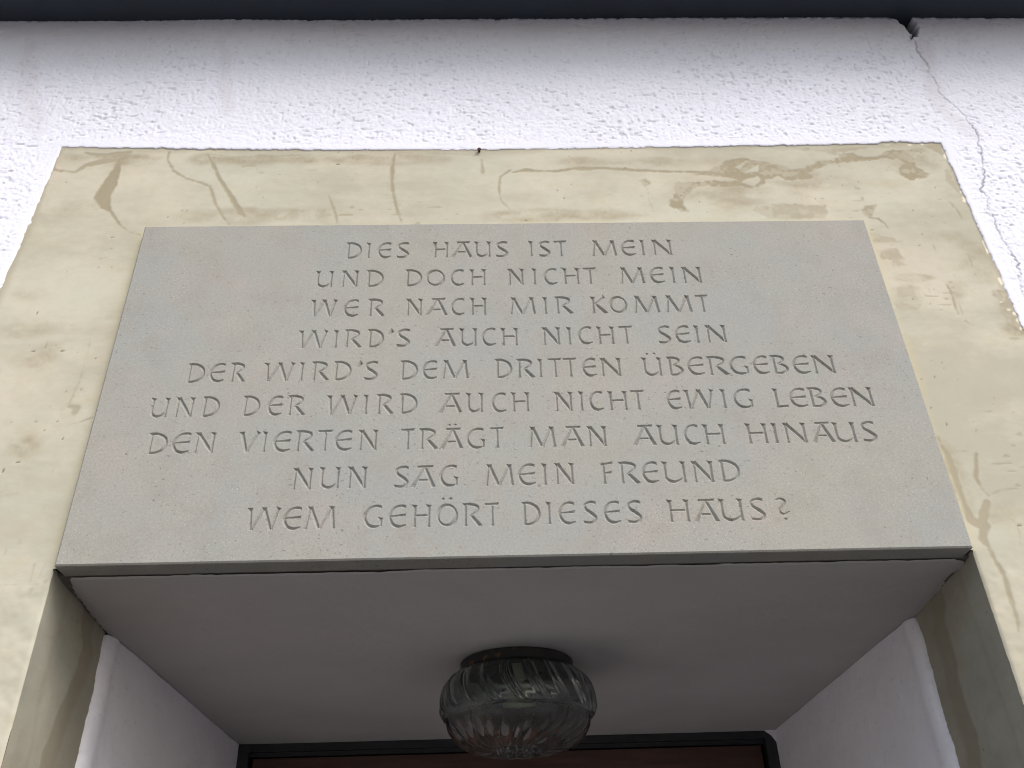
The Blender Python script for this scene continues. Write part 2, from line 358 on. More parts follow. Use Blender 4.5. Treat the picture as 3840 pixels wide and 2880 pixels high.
def mat_surround():
    k = NT('stained_sandstone_paint')
    obj_c = k.tc.outputs['Object']
    streak = k.n('ShaderNodeMapping', {'Vector': obj_c, 'Scale': (1.0, 1.0, 2.4)}).outputs[0]
    n1 = k.noise(3.5, 5, 0.6)
    n2 = k.noise(9.0, 6, 0.62, streak)
    n3 = k.noise(140, 3)
    c = k.mix(k.ramp(n1, [(0.32, 0.0), (0.68, 1.0)]), (0.410, 0.405, 0.335), (0.450, 0.420, 0.335))
    c = k.mix(k.math('MULTIPLY', k.ramp(n2, [(0.52, 0.0), (0.72, 1.0)]), 0.55), c, (0.40, 0.355, 0.25))
    c = k.mix(k.math('MULTIPLY', k.ramp(k.noise(22, 5, 0.65, streak), [(0.58, 0.0), (0.72, 1.0)]), 0.25), c, (0.38, 0.33, 0.235))
    c = k.mix(k.math('MULTIPLY', k.ramp(k.noise(2.2, 6, 0.7, streak), [(0.42, 0.0), (0.60, 1.0)]), 0.75), c, (0.325, 0.308, 0.240))
    c = k.mix(k.math('MULTIPLY', k.ramp(k.noise(2.9, 5, 0.6, k.n('ShaderNodeMapping', {'Vector': obj_c, 'Location': (3.1, 0.0, 1.7)}).outputs[0]), [(0.50, 0.0), (0.64, 1.0)]), 0.6), c, (0.475, 0.425, 0.345))
    c = k.mix(k.math('MULTIPLY', k.ramp(k.noise(70, 4, 0.6), [(0.45, 0.0), (0.75, 1.0)]), 0.22), c, (0.33, 0.30, 0.22))
    c = k.mix(k.attr('margin'), c, (0.46, 0.40, 0.26))
    st = k.attr('stain')
    c = k.mix(k.math('MULTIPLY', st, 1.0), c, k.mix(k.noise(40, 4), (0.248, 0.214, 0.145), (0.300, 0.261, 0.185)))
    c = k.mix(k.attr('flake'), c, (0.62, 0.57, 0.45))
    c = k.mix(k.attr('pit'), c, (0.14, 0.11, 0.08))
    h = k.math('SUBTRACT', k.math('MULTIPLY', n3, 0.35), k.math('MULTIPLY', st, 0.9))
    h = k.math('ADD', h, k.math('MULTIPLY', k.noise(25, 5), 0.25))
    return k.set(Base_Color=c, Roughness=0.88, Specular_IOR_Level=0.2).bump(h, 0.3, 0.0012).m

def mat_plaque(name='grey_sandstone'):
    k = NT(name)
    n1 = k.noise(4.0, 5, 0.6)
    n2 = k.noise(9.5, 4, 0.55)
    n3 = k.noise(300, 3, 0.7)
    c = k.mix(k.ramp(n1, [(0.36, 0.0), (0.62, 1.0)]), (0.264, 0.272, 0.261), (0.292, 0.285, 0.252))
    c = k.mix(k.math('MULTIPLY', k.ramp(n2, [(0.50, 0.0), (0.72, 1.0)]), 0.6), c, (0.315, 0.288, 0.262))
    c = k.mix(k.math('MULTIPLY', k.ramp(n3, [(0.36, 1.0), (0.58, 0.0)]), 0.45), c, (0.205, 0.195, 0.17))
    c = k.mix(k.math('MULTIPLY', k.ramp(k.noise(17, 6, 0.7), [(0.48, 0.0), (0.70, 1.0)]), 0.45), c, (0.235, 0.222, 0.195))
    # fine reddish and dark speckle gathered in clouds
    cloud = k.ramp(k.noise(8.5, 5, 0.65), [(0.46, 0.0), (0.62, 1.0)])
    sp = k.math('MULTIPLY', k.ramp(k.noise(260, 4, 0.75), [(0.54, 0.0), (0.62, 1.0)]), cloud)
    c = k.mix(k.math('MULTIPLY', sp, 0.65), c, (0.235, 0.195, 0.165))
    # irregular dark pores
    mp = k.n('ShaderNodeMapping', {'Vector': k.tc.outputs['Object'], 'Scale': (1.0, 1.0, 1.6)}).outputs[0]
    pore = k.math('MULTIPLY', k.ramp(k.noise(150, 3, 0.6, mp), [(0.625, 0.0), (0.665, 1.0)]), k.ramp(k.noise(11, 4, 0.6), [(0.40, 0.15), (0.58, 1.0)]))
    c = k.mix(k.math('MULTIPLY', pore, 0.7), c, (0.12, 0.11, 0.10))
    # pale glinting grains
    v2 = k.n('ShaderNodeTexVoronoi', {'Vector': k.tc.outputs['Object'], 'Scale': 330.0, 'Randomness': 1.0})
    s2 = k.n('ShaderNodeSeparateColor', {'Color': v2.outputs['Color']})
    g = k.math('MULTIPLY', k.ramp(v2.outputs['Distance'], [(0.10, 1.0), (0.26, 0.0)]), k.math('GREATER_THAN', s2.outputs[1], 0.88))
    g = k.math('MULTIPLY', g, k.ramp(k.noise(6, 3), [(0.42, 0.1), (0.58, 1.0)]))
    c = k.mix(k.math('MULTIPLY', g, 0.55), c, (0.52, 0.50, 0.455))
    h = k.math('SUBTRACT', k.math('MULTIPLY', n3, 0.4), pore)
    return k.set(Base_Color=c, Roughness=0.85, Specular_IOR_Level=0.25).bump(h, 0.35, 0.0015).m

def mat_wood():
    k = NT('brown_door_wood')
    v = k.n('ShaderNodeMapping', {'Vector': k.tc.outputs['Object'], 'Scale': (1.2, 1.0, 14.0)}).outputs[0]
    c = k.mix(k.ramp(k.noise(6, 6, 0.6, v), [(0.3, 0.0), (0.7, 1.0)]), (0.042, 0.017, 0.011), (0.080, 0.031, 0.019))
    return k.set(Base_Color=c, Roughness=0.45).m

def plain(name, col, rough=0.6, metal=0.0, var=0.2, scale=12.0, bump=0.1):
    k = NT(name)
    n1 = k.noise(scale, 4)
    c = k.mix(k.ramp(n1, [(0.3, 0.0), (0.7, 1.0)]), tuple(x * (1 - var) for x in col), tuple(min(1, x * (1 + var)) for x in col))
    k.set(Base_Color=c, Roughness=rough, Metallic=metal)
    if bump:
        k.bump(k.noise(scale * 12, 3), bump, 0.001)
    return k.m

M_WHITE = mat_render_white()
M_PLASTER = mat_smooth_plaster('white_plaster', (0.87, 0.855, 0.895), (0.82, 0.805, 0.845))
M_SOFFIT = mat_smooth_plaster('darkened_ceiling_plaster', (0.465, 0.447, 0.441), (0.42, 0.406, 0.40))  # base colour lowered so the ceiling renders darker than the side walls
M_SURROUND = mat_surround()
M_PLAQUE = mat_plaque()
M_WOOD = mat_wood()
M_EAVES = plain('dark_slate_paint', (0.020, 0.029, 0.045), 0.6, 0, 0.12, 6, 0.05)
M_BLACK = plain('black_door_paint', (0.016, 0.017, 0.02), 0.5, 0, 0.2, 9, 0.1)
M_TILE = plain('grey_roof_tile', (0.10, 0.10, 0.105), 0.8, 0, 0.25, 4, 0.2)
M_PAVE = plain('grey_asphalt', (0.135, 0.130, 0.128), 0.9, 0, 0.15, 1.5, 0.3)
M_STEP_SLAB = plain('dark_step_slab', (0.045, 0.044, 0.046), 0.85, 0, 0.15, 6, 0.3)  # kept dark to limit light bounced up onto the soffit
M_LINTEL = plain('dirty_mortar', (0.16, 0.145, 0.125), 0.95, 0, 0.35, 40, 0.6)

def mat_glass():
    k = NT('pressed_glass')
    k.set(Base_Color=(0.46, 0.495, 0.49), Roughness=0.055, Transmission_Weight=0.98, IOR=1.48)
    return k.m
M_GLASS = mat_glass()
def mat_rusty():
    k = NT('black_rusty_metal')
    r = k.ramp(k.noise(55, 4), [(0.60, 0.0), (0.70, 1.0)])
    c = k.mix(r, (0.014, 0.013, 0.013), (0.16, 0.075, 0.028))
    return k.set(Base_Color=c, Roughness=0.55).m
M_RING = mat_rusty()
M_BULB = plain('frosted_bulb', (0.72, 0.70, 0.52), 0.4, 0, 0.03, 10, 0)
M_BRASS = plain('dull_brass', (0.35, 0.25, 0.10), 0.4, 0.9, 0.2, 20, 0.1)
M_RUST = plain('rust', (0.06, 0.022, 0.014), 0.9, 0, 0.3, 300, 0.2)

# ------------------------------------------------------------------ key sizes
ZB, ZPT = 2.12, 2.12 + 0.6133      # plaque bottom, top
YF = 0.020                         # face of the painted surround
YW = 0.0182                         # face of the roughcast
ZS = 2.117                         # soffit of the entrance
ZE = 3.338                         # where the eaves meet the wall
YD = 1.166                         # door frame face

def sur_top(x):
    return 2.9375 + 0.0032 * (x / 0.83) + 0.0125 * (x / 0.83) ** 2 - 0.0060 * (x / 0.83) ** 3
def sur_left(z):
    return -0.827 - 0.0423 * np.clip(2.951 - z, 0, 0.6)
def sur_right(z):
    return 0.8335 + 0.0122 * np.clip(2.945 - z, 0, 0.6)

# ------------------------------------------------------------------ ground
g = obj('ground', [(-60, -80, 0), (60, -80, 0), (60, 40, 0), (-60, 40, 0)], [(0, 1, 2, 3)], M_PAVE)
g['kind'] = 'structure'
g['label'] = 'grey asphalt in front of the house'

# ------------------------------------------------------------------ house
house = tag(empty('house', (0, 0, 0)), 'white roughcast house front with a stained cream door surround and dark eaves', 'house')

# --- wall: dense relief above the entrance, plain sheets beside it
def build_wall():
    xs = np.arange(-1.30, 1.3001, 0.0016)
    zs = np.arange(2.30, 3.3601, 0.0018)
    nx, nz = len(xs), len(zs)
    X, Z = np.meshgrid(xs, zs)
    X = X.ravel(); Z = Z.ravel()
    # distance outside the surround, with a slightly ragged plaster edge
    rag = 0.0016 * vnoise(X, Z, 0.010, 5) + 0.0009 * vnoise(X, Z, 0.004, 6)
    chip = np.clip(vnoise(X, Z, 0.035, 61) - 0.55, 0, 1) * 0.010
    d = np.maximum(np.maximum(sur_left(Z) - X, X - sur_right(Z)), Z - sur_top(X)) + rag - chip
    # roughcast relief: the plaster is smoother where it was drawn along the surround and near the eaves
    smooth_zone = np.clip((d - 0.004) / 0.03, 0.15, 1)
    # repaired bands along the cracks are smoother, too
    rep = np.zeros(len(X))
    for inten, pts in REPAIRS:
        f = dist_lines(X, Z, pts, 0.05)
        f = np.clip(f / 0.016 + 0.5 + 0.5 * vnoise(X, Z, 0.03, 77), 0, 1)
        rep = np.maximum(rep, f * inten)
    amp = smooth_zone * (1 - 0.6 * rep)
    a = vnoise(X, Z, 0.022, 1); b = vnoise(X, Z, 0.0105, 2); c = vnoise(X, Z, 0.0046, 3)
    h = 0.0003 * a + 0.0005 * b + 0.0008 * c
    # pits: elongated sideways
    p1 = vnoise(X * 0.6, Z, 0.0058, 8); p2 = vnoise(X * 0.65, Z, 0.0046, 9); dens = vnoise(X, Z, 0.12, 10)
    pit = np.clip((p1 - 0.60 + 0.16 * dens) / 0.3, 0, 1) + 0.8 * np.clip((p2 - 0.64 + 0.16 * dens) / 0.3, 0, 1)
    pit = np.clip(pit, 0, 1) * np.clip(amp * 1.15, 0, 1)
    Y = YW - h * amp + 0.0024 * pit
    Y -= 0.0015 * vnoise(X, Z, 0.25, 14)
    # crack
    cr = [(x + random.uniform(-.001, .001), z, 0.0005 + 0.0005 * random.random()) for x, z in CRACK]
    fine = []
    for p, q in zip(cr[:-1], cr[1:]):
        for i in range(5):
            t = i / 5
            fine.append((p[0] + (q[0] - p[0]) * t + random.uniform(-.0027, .0027), p[1] + (q[1] - p[1]) * t, p[2]))
    fine.append(cr[-1])
    cf = dist_lines(X, Z, fine, 0.01)
    crk = np.clip((cf + 0.0008) / 0.0013, 0, 1)
    gap = np.clip(vnoise(X, Z, 0.03, 21) * 1.2 + 0.95, 0.5, 1)
    crk = crk * gap
    Y += 0.004 * crk
    hs = poly_sd(X, Z, HOLE) + 0.003 * vnoise(X, Z, 0.008, 31)
    hole = np.clip((hs + 0.001) / 0.003, 0, 1)
    Y += 0.028 * hole * (1 + 0.35 * vnoise(X, Z, 0.012, 33))
    dark_and_dirt = np.maximum(0.46 * crk, hole * (0.84 + 0.16 * vnoise(X, Z, 0.012, 34)))  # dark interior of crack and hole put into the colour
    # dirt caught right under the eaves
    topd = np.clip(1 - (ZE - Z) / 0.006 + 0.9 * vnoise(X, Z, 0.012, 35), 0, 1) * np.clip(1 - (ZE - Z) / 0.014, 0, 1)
    dark_and_dirt = np.clip(np.maximum(dark_and_dirt, topd * 0.75), 0, 1)
    inside = d < 0
    Y = np.where(inside, 0.034, Y)
    # worn lip where the plaster ends
    lip = (~inside) & (d < 0.004)
    Y = np.where(lip, Y + 0.0015 * (1 - d / 0.004), Y)
    V = np.stack([X, Y, Z], 1)
    Q = quads_of(nx, nz)
    keep = ~(inside.reshape(nz, nx)[:-1, :-1] & inside.reshape(nz, nx)[1:, 1:] & inside.reshape(nz, nx)[1:, :-1] & inside.reshape(nz, nx)[:-1, 1:])
    Q = Q[keep]
    pitc = pit * 0.16
    w = grid_obj('wall', V, Q, M_WHITE, house, {'dark_and_dirt': dark_and_dirt, 'repair': rep * 0.5, 'pit': pitc}, smooth=True)
    # cliff at the surround must not be smoothed into the face
    return w
build_wall()
vs, fs = [], []
for x0, x1 in ((-7.0, -1.30), (1.30, 7.0)):
    box(vs, fs, x0, x1, YW, 0.30, 2.30, 3.36)
box(vs, fs, -7.0, -0.842, YW, 0.28, 0.0, 2.2995)
box(vs, fs, 0.842, 7.0, YW, 0.28, 0.0, 2.2995)
obj('outer_wall', vs, fs, M_WHITE, house)

# --- surround: painted stone band round the entrance, with its two reveals
def build_surround():
    xs = np.arange(-0.846, 0.8461, 0.0022)
    zs = np.concatenate([np.arange(0.0, 1.55, 0.05), np.arange(1.55, 2.9701, 0.0022)])
    # snap columns to the opening so that its edge is crisp
    for e in (-0.6345, 0.6345):
        xs[np.argmin(abs(xs - e))] = e
    nx, nz = len(xs), len(zs)
    X, Z = np.meshgrid(xs, zs)
    X = X.ravel(); Z = Z.ravel()
    def clip_noise(s, e0=0.0):
        return s
    jag = 0.0016 * vnoise(X, Z, 0.006, 41) + 0.0016 * vnoise(X, Z, 0.016, 42)
    stain = np.zeros(len(X))
    for inten, pts in STAIN_LINES:
        f = dist_lines(X, Z, pts, 0.03)
        stain = np.maximum(stain, inten * np.clip((f + jag * 0.7 + 0.0008) / 0.0032, 0, 1))
    for inten, pts in STAIN_PATCHES:
        f = poly_sd(X, Z, pts)
        body = np.clip((f + jag * 1.6 + 0.001) / 0.004, 0, 1)
        body *= np.clip(0.95 + 0.7 * vnoise(X * 0.5, Z * 1.6, 0.018, 43) + 0.5 * vnoise(X, Z, 0.006, 44), 0.55, 1)
        if inten < 0:
            stain = stain * (1 - np.clip((f + jag) / 0.003, 0, 1))
        else:
            stain = np.maximum(stain, inten * body)
    # soft damp and worn areas, broken up by brush marks
    soft = np.zeros(len(X))
    tex = 0.5 + 0.5 * vnoise(X * 0.45, Z, 0.024, 401) + 0.35 * vnoise(X * 0.5, Z, 0.009, 402) + 0.2 * vnoise(X, Z, 0.004, 403)
    for x, z, rx, rz, inten in CLOUDS:
        q = 1 - np.hypot((X - x) / (rx * 1.25), (Z - z) / (rz * 1.25)) + 0.35 * vnoise(X, Z, 0.05, 404)
        soft = np.maximum(soft, inten * np.clip(q / 0.5, 0, 1) * np.clip(tex, 0.15, 1.15))
    stain = np.maximum(stain, 1.7 * soft)
    # small scuffs scattered over the band, brushed sideways
    sc = np.clip((vnoise(X * 0.35, Z, 0.006, 45) + 0.7 * vnoise(X, Z, 0.11, 46) - 1.05) / 0.15, 0, 1)
    stain = np.maximum(stain, 0.55 * sc)
    # darker bottom rim of every peeled layer
    dl = sur_left(Z); dr = sur_right(Z)
    edge = np.minimum(np.minimum(X - dl, dr - X), sur_top(X) - Z)
    stain = np.maximum(stain, 0.55 * np.clip(1 - edge / (0.010 + 0.010 * vnoise(X, Z, 0.05, 47)), 0, 1) * (edge > -0.01))
    # chips of pale old paint along the right edge
    fl = np.clip((vnoise(X, Z, 0.008, 48) + 0.5 * vnoise(X, Z, 0.035, 49) - 0.35 - 160 * np.abs(edge - 0.0018)) / 0.3, 0, 1) * (X > 0.7)
    fl = np.maximum(fl, np.clip((vnoise(X, Z, 0.008, 50) + 0.6 * vnoise(X, Z, 0.05, 51) - 0.70 - 45 * np.abs(edge - 0.008)) / 0.2, 0, 1) * (X > 0.7) * (Z < 2.7))
    pits = np.clip((vnoise(X, Z, 0.0052, 52) - 0.93) / 0.05, 0, 1) * (vnoise(X, Z, 0.07, 53) > -0.1)
    # yellowed margin where the plaque meets the paint
    dx = np.maximum(np.abs(X) - 0.625, 0)
    dz = np.maximum(Z - ZPT, 0)
    dp = np.hypot(dx, dz) + 0.008 * vnoise(X, Z, 0.05, 54)
    margin = np.clip(1 - dp / 0.024, 0, 1) * 0.55 * (Z > ZB)
    Y = YF + 0.0008 * np.clip(stain - 0.3, 0, 1) - 0.0004 * vnoise(X, Z, 0.09, 55) - 0.0001 * vnoise(X, Z, 0.016, 56) + 0.0010 * pits
    # plaster below the plaque is coarser
    low = np.clip((ZB + 0.02 - Z) / 0.05, 0, 1)
    Y -= low * (0.0010 * vnoise(X, Z, 0.03, 57) + 0.0005 * vnoise(X, Z, 0.0095, 58))
    # rounded arris at the opening
    ar = np.clip(1 - (np.abs(X) - 0.6345) / 0.004, 0, 1) * (Z < ZB)
    Y += 0.0022 * ar ** 2
    V = np.stack([X, Y, Z], 1)
    Q = quads_of(nx, nz)
    cxm = 0.5 * (xs[1:] + xs[:-1])[None, :]
    czm = 0.5 * (zs[1:] + zs[:-1])[:, None]
    opening = (np.abs(cxm) < 0.6345) & (czm < ZB + 0.004)
    beyond = (czm > sur_top(cxm) + 0.012)
    Q = Q[~(opening | beyond)]
    s = grid_obj('door_surround', V, Q, M_SURROUND, house, {'stain': stain, 'flake': fl, 'pit': pits, 'margin': margin}, smooth=True)
    s['label'] = 'cream painted stone surround with brown peeling streaks'
build_surround()

def build_reveal(sgn):
    ys = np.linspace(0.0222, 0.2900, 110)
    zs = np.concatenate([np.arange(0.0, 1.60, 0.05), np.arange(1.60, 2.1251, 0.003)])
    Yg, Zg = np.meshgrid(ys, zs)
    Y = Yg.ravel(); Z = Zg.ravel()
    t = (Y - 0.0222) / 0.2678
    X = 0.6345 + 0.0275 * t
    X += 0.0010 * vnoise(Y, Z, 0.05, 70 + int(sgn)) * np.clip(t * 12, 0, 1)
    stain = np.zeros(len(X))
    base = 0.185 if sgn > 0 else 0.16
    c = base + 0.035 * vnoise(Z, Z * 0, 0.09, 71 + int(sgn)) + 0.012 * vnoise(Z, Z * 0, 0.02, 73)
    stain = np.clip((Y - c) / 0.007, 0, 1) * np.clip(1 - (Y - c - 0.05) / 0.03, 0.45, 1) * 0.6
    c2 = 0.09 + 0.02 * vnoise(Z, Z * 0, 0.12, 75 + int(sgn))
    stain = np.maximum(stain, 0.22 * np.clip(1 - np.abs(Y - c2) / 0.012, 0, 1))
    pits = np.clip((vnoise(Y, Z, 0.006, 78 + int(sgn)) - 0.94) / 0.04, 0, 1)
    V = np.stack([X * sgn, Y, Z], 1)
    Q = quads_of(len(ys), len(zs)).reshape(-1, 4)
    if sgn < 0:
        Q = Q[:, ::-1]
    zero = np.zeros(len(X))
    r = grid_obj('reveal', V, Q, M_SURROUND, house, {'stain': stain, 'flake': zero, 'pit': pits, 'margin': zero}, smooth=True)
    r['label'] = 'cream stone reveal on the %s of the entrance' % ('right' if sgn > 0 else 'left')
for s_ in (-1, 1):
    build_reveal(s_)

# --- dark joint above the reveals (underside of the lintel)
vs, fs = [], []
box(vs, fs, -0.672, 0.672, 0.0375, 0.32, 2.1205, 2.16)
obj('lintel', vs, fs, M_LINTEL, house)

# --- soffit: plastered ceiling of the entrance, with ragged painted edges
def build_soffit():
    ys = np.concatenate([np.linspace(0.0372, 0.33, 130), np.linspace(0.335, 1.17, 120)])
    n = len(ys)
    nxs = 150
    edge_l = np.interp(ys, [0.037, 0.10, 0.118, 0.187, 0.25, 0.299, 0.33, 1.2], [-0.620, -0.636, -0.638, -0.6475, -0.6555, -0.6605, -0.665, -0.668])
    edge_r = np.interp(ys, [0.032, 0.050, 0.076, 0.095, 0.1185, 0.18, 0.256, 0.30, 1.2], [0.612, 0.634, 0.640, 0.638, 0.640, 0.652, 0.660, 0.666, 0.668])
    amp = np.where(ys < 0.31, 0.0024, 0.0)
    edge_l = edge_l + amp * (vnoise(ys, ys * 0, 0.010, 81) + 0.5 * vnoise(ys, ys * 0, 0.004, 82))
    edge_r = edge_r + amp * (vnoise(ys, ys * 0, 0.010, 83) + 0.5 * vnoise(ys, ys * 0, 0.004, 84))
    u = np.linspace(0, 1, nxs)
    Xg = edge_l[:, None] + (edge_r - edge_l)[:, None] * u[None, :]
    Yg = np.repeat(ys[:, None], nxs, 1)
    # ragged front edge
    fr = 0.0009 * vnoise(Xg, Xg * 0, 0.03, 85) + 0.0016 * vnoise(Xg, Xg * 0, 0.008, 86)
    w = np.clip(1 - (Yg - 0.0372) / 0.02, 0, 1)
    Yg = Yg + (fr + 0.0022) * w
    Zg = ZS - 0.0006 * vnoise(Xg, Yg, 0.09, 87) - 0.0003 * vnoise(Xg, Yg, 0.02, 88)
    # rim turns up at its free edges
    rim = np.minimum(Xg - edge_l[:, None], edge_r[:, None] - Xg)
    Zg = Zg + np.where(Yg < 0.31, 0.0016 * np.clip(1 - rim / 0.005, 0, 1) ** 2, 0) + 0.0015 * np.clip(1 - (Yg - 0.04) / 0.004, 0, 1) ** 2
    V = np.stack([Xg.ravel(), Yg.ravel(), Zg.ravel()], 1)
    Q = quads_of(nxs, n)[:, :, ::-1].reshape(-1, 4)
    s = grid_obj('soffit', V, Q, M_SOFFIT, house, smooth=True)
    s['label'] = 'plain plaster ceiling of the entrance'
build_soffit()

# --- plastered side walls of the entrance behind the reveals
def build_side(sgn):
    py = np.array([0.2865, 0.2870, 0.2900, 0.2960, 0.3060, 0.3180, 0.330])
    px = np.array([0.6660, 0.6590, 0.6555, 0.6525, 0.6500, 0.6496, 0.6522])
    ys = np.concatenate([py, np.linspace(0.34, 1.18, 120)])
    xx = np.concatenate([px, np.interp(np.linspace(0.34, 1.18, 120), [0.34, 0.56, 1.18], [0.6518, 0.6535, 0.6610])])
    zs = np.concatenate([np.arange(0.0, 1.60, 0.05), np.arange(1.60, 2.1185, 0.003)])
    n = len(ys)
    Yg, Zg = np.meshgrid(ys, zs)
    Xg = np.repeat(xx[None, :], len(zs), 0)
    rag = 0.0042 * vnoise(Zg, Zg * 0, 0.035, 90 + int(sgn)) + 0.0018 * vnoise(Zg, Zg * 0, 0.005, 192 + int(sgn)) + 0.0024 * vnoise(Zg, Zg * 0, 0.016, 92 + int(sgn))
    wgt = np.clip(1 - (Yg - 0.2865) / 0.035, 0, 1)
    Yg = Yg + rag * wgt
    Xg = Xg - 0.0009 * vnoise(Yg, Zg, 0.05, 94 + int(sgn)) * np.clip((Yg - 0.30) / 0.05, 0, 1) - 0.0005 * vnoise(Yg, Zg, 0.013, 96 + int(sgn))
    # a shallow scored seam behind the rounded edge
    if sgn < 0:
        Xg = Xg + 0.0022 * np.clip(1 - np.abs(Yg - 0.312 - 0.004 * vnoise(Zg, Zg * 0, 0.05, 98)) / 0.0035, 0, 1) * (vnoise(Zg, Zg * 0, 0.06, 99) > -0.25)
    V = np.stack([Xg.ravel() * sgn, Yg.ravel(), Zg.ravel()], 1)
    Q = quads_of(n, len(zs)).reshape(-1, 4)
    if sgn < 0:
        Q = Q[:, ::-1]
    s = grid_obj('side_wall', V, Q, M_PLASTER, house, smooth=True)
    s['label'] = 'white plastered wall on the %s of the entrance' % ('right' if sgn > 0 else 'left')
for s_ in (-1, 1):
    build_side(s_)
# plaster run over the upper right corner of the door frame
vs = [(0.632, YD - 0.003, ZS + 0.002), (0.664, YD - 0.003, ZS + 0.002), (0.664, YD - 0.003, 2.085), (0.6575, YD - 0.003, 2.094), (0.651, YD - 0.003, 2.1045), (0.642, YD - 0.003, 2.1115)]
vs += [(x, YD + 0.03, z) for x, y, z in vs]
obj('corner_plaster', vs, [(0, 5, 4, 3, 2, 1), (5, 0, 6, 11), (4, 5, 11, 10), (3, 4, 10, 9), (2, 3, 9, 8), (1, 2, 8, 7), (0, 1, 7, 6)], M_PLASTER, house)

# --- door
door = obj('door', *(lambda v, f: (box(v, f, -0.627, 0.627, YD + 0.022, YD + 0.06, 0.02, 2.086), (v, f))[1])([], []), M_WOOD, house)
door['label'] = 'brown wooden door in a black frame'
vs, fs = [], []
box(vs, fs, -0.672, -0.634, YD, YD + 0.07, 0.0, 2.1165)
box(vs, fs, 0.634, 0.672, YD, YD + 0.07, 0.0, 2.1165)
box(vs, fs, -0.634, 0.634, YD + 0.001, YD + 0.07, 2.0985, 2.1165)
box(vs, fs, -0.634, 0.634, YD + 0.016, YD + 0.07, 2.0895, 2.0985)
obj('door_frame', vs, fs, M_BLACK, door)
vs, fs = [], []
for x0, x1 in ((-0.5, -0.06), (0.06, 0.5)):
    for z0, z1 in ((0.25, 0.95), (1.10, 1.85)):
        box(vs, fs, x0, x1, YD + 0.014, YD + 0.0215, z0, z1)
obj('door_panel', vs, fs, M_WOOD, door)
vs, fs = [], []
box(vs, fs, 0.54, 0.575, YD + 0.014, YD + 0.0215, 0.98, 1.16)
box(vs, fs, 0.45, 0.565, YD - 0.035, YD - 0.020, 1.06, 1.075)
box(vs, fs, 0.55, 0.565, YD - 0.020, YD + 0.014, 1.06, 1.075)
obj('door_handle', vs, fs, M_BRASS, door)
vs, fs = [], []
box(vs, fs, -0.655, 0.655, 0.0, 1.19, 0.004, 0.02)
box(vs, fs, -1.30, 1.30, -1.35, -0.002, 0.002, 0.012)  # unseen dark slab, added to cut ground bounce onto the soffit
obj('doorstep_dark_slab', vs, fs, M_STEP_SLAB, house)

# --- eaves: dark board box projecting over the wall, and the roof on it
def build_eaves():
    xs = np.linspace(-7, 7, 561)
    yE = -0.23
    vs = []; fs = []
    zl = ZE - 0.0006 + 0.0016 * np.sin(xs * 2.1) * 0.5 + np.where(np.abs(xs) < 1.3, np.interp(xs, [-1.05, 0.02, 0.86, 1.13], [-0.0015, -0.0005, 0.0025, -0.0045]), 0)
    for x, z in zip(xs, zl):
        vs += [(x, yE, ZE - 0.004), (x, 0.05, z), (x, 0.05, ZE + 0.22), (x, yE, ZE + 0.20)]
    for i in range(len(xs) - 1):
        a = i * 4
        for k in range(4):
            fs.append((a + k, a + (k + 1) % 4, a + 4 + (k + 1) % 4, a + 4 + k))
    fs += [(3, 2, 1, 0), tuple(len(vs) - 4 + k for k in range(4))]
    obj('eaves', vs, fs, M_EAVES, house)
build_eaves()
vs, fs = [], []
vs = [(-7.1, -0.28, ZE + 0.20), (7.1, -0.28, ZE + 0.20), (7.1, 4.0, ZE + 3.2), (-7.1, 4.0, ZE + 3.2),
      (-7.1, -0.28, ZE + 0.26), (7.1, -0.28, ZE + 0.26), (7.1, 4.0, ZE + 3.26), (-7.1, 4.0, ZE + 3.26)]
obj('roof', vs, [(0, 3, 2, 1), (4, 5, 6, 7), (0, 1, 5, 4), (1, 2, 6, 5), (2, 3, 7, 6), (3, 0, 4, 7)], M_TILE, house)
# body of the house behind the facade, so that no light leaks into the entrance
vs, fs = [], []
box(vs, fs, -7.0, -0.69, 0.281, 4.0, 0.0, ZE)
box(vs, fs, 0.69, 7.0, 0.281, 4.0, 0.0, ZE)
box(vs, fs, -0.69, 0.69, 0.281, 4.0, 2.1605, ZE)
box(vs, fs, -0.69, 0.69, 1.26, 4.0, 0.0, 2.1603)
obj('masonry', vs, fs, M_LINTEL, house)

# ------------------------------------------------------------------ plaque with V-cut inscription
CAP = 0.0347
TOP0, PITCH = 2.6903, 0.06128

def catmull(pts, n=7):
    P = [np.array(p, float) for p in pts]
    out = []
    for i in range(len(P) - 1):
        p0 = P[max(i - 1, 0)]; p1 = P[i]; p2 = P[i + 1]; p3 = P[min(i + 2, len(P) - 1)]
        for k in range(n):
            t = k / n
            out.append(0.5 * ((2 * p1) + (-p0 + p2) * t + (2 * p0 - 5 * p1 + 4 * p2 - p3) * t * t + (-p0 + 3 * p1 - 3 * p2 + p3) * t ** 3))
    out.append(P[-1])
    return out

def seg(x0, y0, x1, y1, prof, c0=0.0, c1=0.0):
    """straight stroke with a half-width profile [(t, w)...]; c0, c1 tilt the end cuts (radians)."""
    return ([(x0 + (x1 - x0) * t, y0 + (y1 - y0) * t, w) for t, w in prof], c0, c1, True)

STEM = [(0, .106), (.13, .066), (.5, .056), (.86, .060), (1, .078)]
LEG = [(0, .100), (.12, .072), (.5, .066), (.88, .066), (1, .078)]
THIN = [(0, .098), (.13, .056), (.5, .046), (.88, .050), (1, .066)]

def stem(x, lean=0.0, prof=STEM, y1=1.0, y0=0.0):
    return seg(x + lean, y1, x, y0, prof, -0.16, 0.10)

def curve(*pts, c0=0.0, c1=0.0, caps=True):
    return (catmull(pts), c0, c1, caps)

def bar(x0, y0, x1, y1, w0, w1, c0=0.0, c1=-0.35):
    return seg(x0, y0, x1, y1, [(0, w0), (.5, (w0 + w1) / 2 * .95), (1, w1)], c0, c1)

